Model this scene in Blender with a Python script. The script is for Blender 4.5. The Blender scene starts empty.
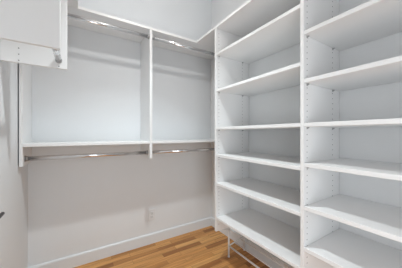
import bpy, bmesh, math, random
from mathutils import Vector, Matrix
random.seed(4)
S = bpy.context.scene
C = S.collection

# ------------------------------------------------------------------ camera
cd = bpy.data.cameras.new('camera'); cam = bpy.data.objects.new('camera', cd); C.objects.link(cam)
cd.sensor_fit = 'HORIZONTAL'; cd.sensor_width = 36.0
cd.lens = 36.0 * 195.55 / 402.0
cd.clip_start = 0.02
cam.location = (0, 0, 1.157)
cam.rotation_euler = (math.radians(90), 0, math.radians(-32.16))
S.camera = cam
# ------------------------------------------------------------------ world, lights, exposure
w = bpy.data.worlds.new('world'); S.world = w; w.use_nodes = True
w.node_tree.nodes['Background'].inputs[0].default_value = (0.93, 0.96, 1.0, 1)
w.node_tree.nodes['Background'].inputs[1].default_value = 0.5
LAMP = (0.43, 1.11, 2.46)          # ceiling lamp of the closet (its globe is built further down)
LAMP_STRENGTH = 225.0
def area(name, loc, rot, sx, sy, power, col=(1, 1, 1)):
    l = bpy.data.lights.new(name, 'AREA'); l.shape = 'RECTANGLE'; l.size = sx; l.size_y = sy
    l.energy = power; l.color = col
    o = bpy.data.objects.new(name, l); C.objects.link(o); o.location = loc; o.rotation_euler = rot
    return o
# added fill lights at the doorway behind the camera, lifting shelving and lower walls
area('doorway_fill', (0.15, -0.76, 0.85), (math.radians(98), 0, math.radians(-48)), 0.95, 1.6, 18.5, (0.94, 0.975, 1.0))
area('low_cool_fill', (0.45, -0.70, 0.55), (math.radians(90), 0, math.radians(-6)), 0.9, 1.0, 2.0, (0.62, 0.84, 1.0))  # added bluish fill, counters the warm floor bounce on the back wall
# the lamp's lens throws most of its light straight down
dl = bpy.data.lights.new('lamp_downlight', 'AREA'); dl.shape = 'DISK'; dl.size = 0.07; dl.energy = 8.0; dl.spread = math.radians(97); dl.color = (0.87, 0.97, 1.0)
do = bpy.data.objects.new('lamp_downlight', dl); C.objects.link(do); do.location = (LAMP[0], LAMP[1], LAMP[2] - 0.016)
S.view_settings.view_transform = 'Standard'
S.view_settings.look = 'None'
S.view_settings.gamma = 1.0
S.view_settings.use_curve_mapping = False
S.view_settings.exposure = -0.30

# ------------------------------------------------------------------ key dimensions (metres)
XL, XR, YB, YR = -0.336, 1.440, 2.036, -0.55     # left, right, back, rear wall
ZC = 2.90                                         # ceiling
YF = 1.726                                        # front of the back run
XT = 1.031                                        # front of the right run
ZT = 2.116                                        # top of the top boards
T = 0.022

# ------------------------------------------------------------------ materials
def mat(name, col, rough=0.5, metal=0.0, spec=0.5):
    m = bpy.data.materials.new(name); m.use_nodes = True
    b = m.node_tree.nodes['Principled BSDF']
    b.inputs['Base Color'].default_value = (*col, 1); b.inputs['Roughness'].default_value = rough
    b.inputs['Metallic'].default_value = metal; b.inputs['Specular IOR Level'].default_value = spec
    return m, m.node_tree, b
def paint(name, col, rough, scale=60, bump=0.02, spec=0.3, var=0.015):
    m, nt, b = mat(name, col, rough, 0, spec)
    N = nt.nodes; L = nt.links
    tc = N.new('ShaderNodeTexCoord'); n = N.new('ShaderNodeTexNoise')
    n.inputs['Scale'].default_value = scale; n.inputs['Detail'].default_value = 3
    L.new(tc.outputs['Object'], n.inputs['Vector'])
    bp = N.new('ShaderNodeBump'); bp.inputs['Strength'].default_value = bump; bp.inputs['Distance'].default_value = 0.002
    L.new(n.outputs['Fac'], bp.inputs['Height']); L.new(bp.outputs['Normal'], b.inputs['Normal'])
    r = N.new('ShaderNodeValToRGB')
    r.color_ramp.elements[0].color = (*[c * (1 - var) for c in col], 1)
    r.color_ramp.elements[1].color = (*[min(1, c * (1 + var)) for c in col], 1)
    L.new(n.outputs['Fac'], r.inputs['Fac']); L.new(r.outputs['Color'], b.inputs['Base Color'])
    return m
M_WALL = paint('wall_paint', (0.84, 0.85, 0.857), 0.7, 120)
M_WALLC = paint('wall_paint_bounce_offset', (0.825, 0.848, 0.866), 0.7, 120)  # same wall paint, cool tint put in to offset warm floor bounce
M_CEIL = paint('ceiling_paint', (0.88, 0.88, 0.88), 0.8, 120)
M_TRIM = paint('trim_paint', (0.80, 0.825, 0.845), 0.35, 40)
M_MEL = paint('white_melamine', (0.89, 0.89, 0.89), 0.38, 250, 0.01, 0.4, 0.01)
M_PLATE = paint('white_plastic', (0.80, 0.81, 0.82), 0.35, 30, 0.0)
M_WIRE = paint('white_enamel', (0.82, 0.82, 0.82), 0.3, 80, 0.01, 0.5)
M_HOLE, _, _ = mat('hole_shade', (0.20, 0.20, 0.20), 0.9)  # dark colour stands for the shade inside the pin holes
M_DARK, _, _ = mat('dark_metal', (0.06, 0.06, 0.065), 0.35, 0.6)
M_PIN, _, _ = mat('nickel', (0.50, 0.50, 0.50), 0.4, 1.0)
M_SLOT, _, _ = mat('socket_slot', (0.05, 0.05, 0.05), 0.6)
m, nt, b = mat('chrome', (0.80, 0.80, 0.81), 0.12, 1.0); M_CHR = m
n = nt.nodes.new('ShaderNodeTexNoise'); n.inputs['Scale'].default_value = 9
mr = nt.nodes.new('ShaderNodeMapRange'); mr.inputs['To Min'].default_value = 0.08; mr.inputs['To Max'].default_value = 0.2
nt.links.new(n.outputs['Fac'], mr.inputs['Value']); nt.links.new(mr.outputs['Result'], b.inputs['Roughness'])
m, nt, b = mat('lamp_glass', (0.9, 0.9, 0.9), 0.4); M_GLOW = m
b.inputs['Emission Color'].default_value = (1.0, 0.975, 0.945, 1); b.inputs['Emission Strength'].default_value = LAMP_STRENGTH

def wood():
    m, nt, b = mat('oak_floor', (0.5, 0.25, 0.1), 0.38, 0, 0.4)
    N = nt.nodes; L = nt.links
    tc = N.new('ShaderNodeTexCoord')
    br = N.new('ShaderNodeTexBrick')
    br.offset = 0.37; br.offset_frequency = 2; br.squash = 1.0
    br.inputs['Scale'].default_value = 1.0
    br.inputs['Brick Width'].default_value = 0.42; br.inputs['Row Height'].default_value = 0.058
    br.inputs['Mortar Size'].default_value = 0.0009; br.inputs['Mortar Smooth'].default_value = 0.2
    br.inputs['Bias'].default_value = 0.0
    br.inputs['Color1'].default_value = (0, 0, 0, 1); br.inputs['Color2'].default_value = (1, 1, 1, 1)
    br.inputs['Mortar'].default_value = (0.5, 0.5, 0.5, 1)
    L.new(tc.outputs['Object'], br.inputs['Vector'])
    ramp = N.new('ShaderNodeValToRGB'); cr = ramp.color_ramp
    cr.elements[0].position = 0.0; cr.elements[0].color = (0.34, 0.135, 0.038, 1)
    cr.elements[1].position = 1.0; cr.elements[1].color = (0.78, 0.42, 0.15, 1)
    e = cr.elements.new(0.45); e.color = (0.60, 0.28, 0.085, 1)
    L.new(br.outputs['Color'], ramp.inputs['Fac'])
    # long grain along each board, shifted from board to board
    mp = N.new('ShaderNodeMapping'); mp.inputs['Scale'].default_value = (3.0, 55.0, 1.0)
    add = N.new('ShaderNodeVectorMath'); add.operation = 'ADD'
    sc = N.new('ShaderNodeVectorMath'); sc.operation = 'SCALE'; sc.inputs['Scale'].default_value = 7.0
    L.new(br.outputs['Color'], sc.inputs[0]); L.new(tc.outputs['Object'], add.inputs[0]); L.new(sc.outputs[0], add.inputs[1])
    L.new(add.outputs[0], mp.inputs['Vector'])
    g = N.new('ShaderNodeTexNoise'); g.inputs['Scale'].default_value = 1.0; g.inputs['Detail'].default_value = 5; g.inputs['Roughness'].default_value = 0.65
    L.new(mp.outputs[0], g.inputs['Vector'])
    gr = N.new('ShaderNodeValToRGB'); gr.color_ramp.elements[0].position = 0.3; gr.color_ramp.elements[0].color = (0.55, 0.50, 0.45, 1)
    gr.color_ramp.elements[1].position = 0.62; gr.color_ramp.elements[1].color = (1.06, 1.06, 1.06, 1)
    L.new(g.outputs['Fac'], gr.inputs['Fac'])
    mx = N.new('ShaderNodeMix'); mx.data_type = 'RGBA'; mx.blend_type = 'MULTIPLY'; mx.inputs['Factor'].default_value = 0.85
    L.new(ramp.outputs['Color'], mx.inputs['A']); L.new(gr.outputs['Color'], mx.inputs['B'])
    # seams
    mx2 = N.new('ShaderNodeMix'); mx2.data_type = 'RGBA'
    L.new(br.outputs['Fac'], mx2.inputs['Factor']); L.new(mx.outputs['Result'], mx2.inputs['A'])
    mx2.inputs['B'].default_value = (0.20, 0.09, 0.03, 1)
    L.new(mx2.outputs['Result'], b.inputs['Base Color'])
    bp = N.new('ShaderNodeBump'); bp.inputs['Strength'].default_value = 0.15; bp.inputs['Distance'].default_value = 0.002
    inv = N.new('ShaderNodeMath'); inv.operation = 'SUBTRACT'; inv.inputs[0].default_value = 1.0
    L.new(br.outputs['Fac'], inv.inputs[1]); L.new(inv.outputs[0], bp.inputs['Height']); L.new(bp.outputs['Normal'], b.inputs['Normal'])
    return m
M_WOOD = wood()

# ------------------------------------------------------------------ mesh helpers
def box(bm, x0, x1, y0, y1, z0, z1, bev=0.0, mi=0):
    t = bmesh.new()
    r = bmesh.ops.create_cube(t, size=1.0)
    for v in t.verts:
        v.co = Vector(((x0 + x1) / 2 + v.co.x * (x1 - x0), (y0 + y1) / 2 + v.co.y * (y1 - y0), (z0 + z1) / 2 + v.co.z * (z1 - z0)))
    if bev: bmesh.ops.bevel(t, geom=t.edges[:], offset=bev, segments=2, affect='EDGES', profile=0.5)
    for f in t.faces: f.material_index = mi
    merge(bm, t)
def merge(bm, t):
    me = bpy.data.meshes.new('tmp'); t.to_mesh(me); t.free(); bm.from_mesh(me); bpy.data.meshes.remove(me)
def tube(bm, pts, r, seg=12, mi=0, sy=1.0):
    """round bar through points, capped; sy squeezes the section sideways"""
    t = bmesh.new(); rings = []
    n = len(pts); P = [Vector(p) for p in pts]
    for i, p in enumerate(P):
        d = ((P[min(i + 1, n - 1)] - P[max(i - 1, 0)])).normalized()
        up = Vector((0, 0, 1)) if abs(d.z) < 0.95 else Vector((1, 0, 0))
        a = d.cross(up).normalized(); u = a.cross(d).normalized()
        rings.append([t.verts.new(p + a * (r * sy * math.cos(k * 2 * math.pi / seg)) + u * (r * math.sin(k * 2 * math.pi / seg))) for k in range(seg)])
    for i in range(n - 1):
        for k in range(seg):
            f = t.faces.new((rings[i][k], rings[i][(k + 1) % seg], rings[i + 1][(k + 1) % seg], rings[i + 1][k])); f.smooth = True
    t.faces.new(rings[0][::-1]); t.faces.new(rings[-1])
    bmesh.ops.recalc_face_normals(t, faces=t.faces[:])
    for f in t.faces: f.material_index = mi
    merge(bm, t)
def lathe(bm, prof, axis_pt, seg=32, mi=0):
    t = bmesh.new(); rings = []
    for (r, z) in prof:
        rings.append([t.verts.new((axis_pt[0] + r * math.cos(k * 2 * math.pi / seg), axis_pt[1] + r * math.sin(k * 2 * math.pi / seg), axis_pt[2] + z)) for k in range(seg)])
    for i in range(len(rings) - 1):
        for k in range(seg):
            f = t.faces.new((rings[i][k], rings[i][(k + 1) % seg], rings[i + 1][(k + 1) % seg], rings[i + 1][k])); f.smooth = True
    bmesh.ops.remove_doubles(t, verts=t.verts[:], dist=1e-5)
    bmesh.ops.recalc_face_normals(t, faces=t.faces[:])
    for f in t.faces: f.material_index = mi
    merge(bm, t)
def obj(name, bm, mats, parent=None, label=None):
    me = bpy.data.meshes.new(name); bm.to_mesh(me); bm.free()
    for m in (mats if isinstance(mats, (list, tuple)) else [mats]): me.materials.append(m)
    o = bpy.data.objects.new(name, me); C.objects.link(o)
    if parent is not None:
        o.parent = parent
        root = parent
        off = Vector((0, 0, 0))
        while root is not None: off += root.location; root = root.parent
        me.transform(Matrix.Translation(-off))
    if label: o['label'] = label
    return o
def thing(name, label, cat, loc, group=None):
    o = bpy.data.objects.new(name, None); C.objects.link(o); o.empty_display_size = 0.05
    o.location = loc; o['label'] = label; o['category'] = cat
    if group: o['group'] = group
    return o
def struct(name, bm, m):
    o = obj(name, bm, m); o['kind'] = 'structure'; return o
def board(name, parent, x0, x1, y0, y1, z0, z1, label=None, bev=0.0018, holes=None):
    """one board; holes = list of (point, normal axis, sign): pin holes as dark discs, their shade put into the colour"""
    bm = bmesh.new(); box(bm, x0, x1, y0, y1, z0, z1, bev)
    for (p, ax, sg) in (holes or []):
        n = Vector((0, 0, 0)); n[ax] = sg
        c = Vector(p)
        tube(bm, [c - n * 0.003, c + n * 0.0004], 0.0030, 8, 1)
    return obj(name, bm, [M_MEL, M_HOLE], parent, label)

# ------------------------------------------------------------------ the room
bm = bmesh.new(); box(bm, XL - .12, XR + .12, YR - 0.9, YB + .12, -0.10, 0.0); struct('floor', bm, M_WOOD)
bm = bmesh.new(); box(bm, XL - .12, XR + .12, YR - .12, YB + .12, ZC, ZC + .10); struct('ceiling', bm, M_CEIL)
bm = bmesh.new(); box(bm, XL - .12, XR + .12, YB, YB + .12, 0, ZC); struct('wall_back', bm, M_WALLC)
bm = bmesh.new(); box(bm, XR, XR + .12, YR - .12, YB, 0, ZC); struct('wall_right', bm, M_WALL)
bm = bmesh.new(); box(bm, XL - .12, XL, YR - .12, YB, 0, ZC); struct('wall_left', bm, M_WALLC)
DX0, DX1, DZ = -0.25, 1.00, 2.30                  # doorway behind the camera
bm = bmesh.new()
box(bm, XL, DX0, YR - .12, YR, 0, ZC); box(bm, DX1, XR, YR - .12, YR, 0, ZC); box(bm, DX0, DX1, YR - .12, YR, DZ, ZC)
struct('wall_front', bm, M_WALL)
BH, BT = 0.104, 0.014
def baseboard(name, a, b, inward):
    """a moulded skirting run from a to b with an eased top; inward points into the room"""
    bm = bmesh.new(); a = Vector(a); b = Vector(b); n = Vector(inward)
    prof = [(0, 0), (BT, 0), (BT, BH - .012), (BT - .003, BH - .004), (BT - .008, BH), (0, BH)]
    r0 = [bm.verts.new(a + n * d + Vector((0, 0, z))) for d, z in prof]; r1 = [bm.verts.new(b + n * d + Vector((0, 0, z))) for d, z in prof]
    k = len(prof)
    for i in range(k): bm.faces.new((r0[i], r0[(i + 1) % k], r1[(i + 1) % k], r1[i]))
    bm.faces.new(r0[::-1]); bm.faces.new(r1); bmesh.ops.recalc_face_normals(bm, faces=bm.faces[:])
    return struct(name, bm, M_TRIM)
baseboard('baseboard_back', (XL, YB, 0), (XR, YB, 0), (0, -1, 0))
baseboard('baseboard_right', (XR, YR, 0), (XR, YB - BT, 0), (-1, 0, 0))
baseboard('baseboard_left', (XL, YR, 0), (XL, YB - BT, 0), (1, 0, 0))
bm = bmesh.new()
box(bm, DX0 - .07, DX0, YR, YR + .014, 0, DZ + .07, .002); box(bm, DX1, DX1 + .07, YR, YR + .014, 0, DZ + .07, .002); box(bm, DX0, DX1, YR, YR + .014, DZ, DZ + .07, .002)
struct('trim_1', bm, M_TRIM)

PITCH = 0.032
def column(axis, sign, fixed, along, z0, z1, swap=False):
    """a column of dark pin hole discs; fixed = coordinate on the face, along = position across it"""
    out = []; z = z0
    while z < z1:
        p = (along, fixed, z) if axis == 1 else (fixed, along, z)
        out.append((p, axis, sign)); z += PITCH
    return out

# ------------------------------------------------------------------ right wall: tall open shelving in two bays
XBK = XR - 0.004
ZPB = 0.294
YA0, YA1 = 1.391, 1.391 + .021      # far side panel
YD0, YD1 = 0.598, 0.598 + .020      # divider
YE1, YE0 = -0.160, -0.186           # near side panel (out of frame)
u = thing('shelving_unit', 'tall white open shelving in two bays along the right wall', 'shelving unit', (XT + .2, 0.62, ZPB))
FX, BX = XT + .032, XBK - .088      # front and rear rows of holes
def unit_panel(y0, y1, lo, hi, label=None):
    h = []
    zz0, zz1 = ZPB + .06, ZT - .06
    for x in (FX, BX):
        if lo: h += column(1, -1, y0, x, zz0, zz1)
        if hi: h += column(1, 1, y1, x, zz0, zz1)
    return board('side_panel', u, XT, XBK, y0, y1, ZPB, ZT - T, label, holes=h)
unit_panel(YA0, YA1, True, False, 'far end panel beside the hanging rods')
unit_panel(YD0, YD1, True, True, 'panel dividing the two bays')
unit_panel(YE0, YE1, False, True)
def shelf(y0, y1, z):
    s = board('shelf', u, XT + .001, XBK, y0 + .0005, y1 - .0005, z - .0105, z + .0105)
    for x in (FX, BX):
        for (yy, sg) in ((y0, 1), (y1, -1)):
            bm = bmesh.new()
            tube(bm, [(x, yy + sg * .0004, z - .0145), (x, yy + sg * .011, z - .0145)], 0.0038, 10)
            box(bm, x - .006, x + .006, yy + sg * .0006 if sg > 0 else yy - .0035, yy + .0035 if sg > 0 else yy - .0006, z - .022, z - .0107)
            obj('shelf_pin', bm, M_PIN, s, 'small metal shelf support')
    return s
for z in (1.862, 1.541, 1.2065, 0.967, 0.7145, 0.414): shelf(YD1, YA0, z)
for z in (1.704, 1.443, 1.2065, 0.990, 0.757, 0.5345): shelf(YE1, YD0, z)
board('top_board', u, XT, XBK, YE0, YF - .0008, ZT - T + .0004, ZT)

# ------------------------------------------------------------------ back wall: double hanging section
h = thing('hanging_unit', 'white double hanging section with shelves and chrome rods on the back wall', 'closet unit', (0.55, YB - .15, 0.938))
YK = YB - .003
ZH = 0.938
XP0, XP1 = 0.5555 - .012, 0.5555 + .012          # middle panel
XI, XO = -0.311, 1.418                            # inner faces of the end panels
board('side_panel', h, XL + .007, XI, YF, YK, ZH, ZT - T, 'left end panel against the left wall')
board('side_panel', h, XP0, XP1, YF, YK, ZH, ZT - T, 'middle panel between the two bays')
board('side_panel', h, XO, XR - .001, YF, YK, ZH, ZT - T, 'right end panel in the corner')
ZM = 1.084
for (a, b_) in ((XI, XP0), (XP1, XO)):
    board('shelf', h, a + .0005, b_ - .0005, YF + .001, YK, ZM - .014, ZM + .008)
board('top_board', h, XL + .001, XR - .001, YF, YK, ZT - T + .0004, ZT)
ROD_Y = {0.986: 1.790, 2.036: 1.747}
def rod(parent, p, q, r, sy=0.72, flange=1.4):
    bm = bmesh.new(); p = Vector(p); q = Vector(q); d = (q - p).normalized()
    tube(bm, [p + d * .002, q - d * .002], r, 20, sy=sy)
    ro = obj('closet_rod', bm, M_CHR, parent, 'chrome hanging rod')
    for (e, s) in ((p, 1), (q, -1)):
        bm = bmesh.new()
        tube(bm, [e + d * s * .0005, e + d * s * .004], r * flange, 20)          # flange plate
        tube(bm, [e + d * s * .004, e + d * s * .016], r * (1 + (flange - 1) * .4), 20, sy=sy * 1.08)  # cup
        obj('rod_socket', bm, M_PIN, ro)
    return ro
for z in (0.986, 2.036):
    for (a, b_) in ((XI, XP0), (XP1, XO)):
        rod(h, (a, ROD_Y[z], z), (b_, ROD_Y[z], z), 0.0155)

# ------------------------------------------------------------------ left wall: short high hanging section
Y1, Y2, ZL = 1.059, 1.380, 1.5325
l = thing('wall_cabinet', 'short white hanging unit mounted high on the left wall', 'closet unit', (XL + .13, 1.22, ZL))
TP = 0.020
board('side_panel', l, XL + .001, -0.0666, Y1, Y1 + TP, ZL, ZT - T, 'near end panel')
hl = [((x, Y2, z), 1, -1) for x in (-0.0926, -0.264) for z in [ZL + .012 + PITCH * i for i in range(17)]]
board('side_panel', l, XL + .001, -0.0535, Y2, Y2 + TP, ZL, ZT - T, 'far end panel with rows of pin holes', holes=hl)
board('top_board', l, XL + .001, 0.0, Y1 - .02, YF - .0008, ZT - T + .0004, ZT)
rod(l, (-0.094, Y1 + TP, 1.578), (-0.094, Y2, 1.578), 0.0150, 1.0, 1.12)

# ------------------------------------------------------------------ wire shoe rack under the shelving
RY0, RY1 = 0.78, 1.42
RX0, RX1 = 1.202, 1.402
k = thing('shoe_rack', 'small white metal shoe rack on the wood floor under the lowest shelf', 'shoe rack', (1.30, 1.10, 0))
for y in (RY0, RY1):
    for (x, zt) in ((RX0, 0.262), (RX1, 0.262)):
        bm = bmesh.new(); tube(bm, [(x, y, 0.006), (x, y, zt)], 0.0085, 12)
        lg = obj('leg', bm, M_WIRE, k)
        bm = bmesh.new(); tube(bm, [(x, y, 0.0), (x, y, 0.012)], 0.0105, 12)
        obj('foot_cap', bm, M_PLATE, lg)
    bm = bmesh.new(); tube(bm, [(RX0, y, 0.103), (RX1, y, 0.143)], 0.0065, 10); obj('side_bar', bm, M_WIRE, k)
    bm = bmesh.new(); tube(bm, [(1.125, y, 0.270), (1.16, y, 0.266), (RX1, y, 0.262)], 0.0075, 10); obj('side_bar', bm, M_WIRE, k)
for (x, z) in ((RX0, 0.103), (RX0 + .07, 0.117), (RX0 + .14, 0.131), (RX1, 0.143), (RX1 - .07, 0.258), (RX1, 0.258)):
    bm = bmesh.new(); tube(bm, [(x, RY0, z), (x, RY1, z)], 0.008 if x in (RX0, RX1) else 0.0055, 12); obj('rail', bm, M_WIRE, k)

for (ya, yb) in ((RY1, RY1 - .055), (RY0, RY0 + .055)):
    bm = bmesh.new(); tube(bm, [(RX0, ya, 0.256), (RX0, yb, 0.256)], 0.007, 12); obj('brace', bm, M_WIRE, k)

# ------------------------------------------------------------------ socket on the back wall
ox, oz = 0.662, 0.302
p = thing('outlet', 'white duplex power outlet low on the back wall above the baseboard', 'outlet', (ox, YB, oz - .057))
bm = bmesh.new(); box(bm, ox - .035, ox + .035, YB - .006, YB - .0004, oz - .057, oz + .057, .002); obj('cover_plate', bm, M_PLATE, p)
for dz in (.020, -.020):
    bm = bmesh.new(); box(bm, ox - .0165, ox + .0165, YB - .0085, YB - .0055, oz + dz - .014, oz + dz + .014, .0015)
    for dx, hh in ((-.0065, .0045), (.0065, .0035)): box(bm, ox + dx - .0012, ox + dx + .0012, YB - .0089, YB - .0083, oz + dz + .002 - hh, oz + dz + .002 + hh, 0, 1)
    tube(bm, [(ox, YB - .0084, oz + dz - .008), (ox, YB - .0089, oz + dz - .008)], .0026, 10, 1)
    obj('receptacle', bm, [M_PLATE, M_SLOT], p)
bm = bmesh.new(); tube(bm, [(ox, YB - .0058, oz), (ox, YB - .0072, oz)], .0032, 12); obj('screw', bm, M_PIN, p)

# ------------------------------------------------------------------ dark pull handle on the left wall
hx, hz = XL + .045, 0.795
g = thing('grab_bar', 'dark metal grab bar mounted low on the white left wall', 'grab bar', (XL, 1.15, hz))
bm = bmesh.new(); tube(bm, [(hx, 1.075, hz), (hx, 1.235, hz)], 0.0075, 14); obj('grip', bm, M_DARK, g)
for y in (1.095, 1.205):
    bm = bmesh.new(); tube(bm, [(XL + .0006, y, hz), (hx, y, hz)], 0.0055, 12); tube(bm, [(XL + .0004, y, hz), (XL + .005, y, hz)], 0.011, 16)
    obj('post', bm, M_DARK, g)

# ------------------------------------------------------------------ globe lamp hanging from the ceiling
c = thing('ceiling_light', 'flat white glass pendant lamp hanging from the closet ceiling', 'lamp', (LAMP[0], LAMP[1], ZC))
R, RV = 0.050, 0.015
bm = bmesh.new(); lathe(bm, [(0, -RV)] + [(R * math.sin(a), -RV * math.cos(a)) for a in [math.pi * i / 16 for i in range(1, 16)]] + [(0, RV)], LAMP, 32)
obj('globe', bm, M_GLOW, c)
bm = bmesh.new(); lathe(bm, [(0, RV * .9), (.016, RV * .9), (.016, RV + .03), (.010, RV + .04), (0, RV + .04)], LAMP, 24); obj('socket_cap', bm, M_PIN, c)
bm = bmesh.new(); tube(bm, [(LAMP[0], LAMP[1], LAMP[2] + RV + .038), (LAMP[0], LAMP[1], ZC - .02)], .005, 12); obj('stem', bm, M_PIN, c)
bm = bmesh.new(); lathe(bm, [(0, -.024), (.05, -.022), (.06, -.006), (.06, -.0004), (0, -.0004)], (LAMP[0], LAMP[1], ZC), 28); obj('canopy', bm, M_PIN, c)
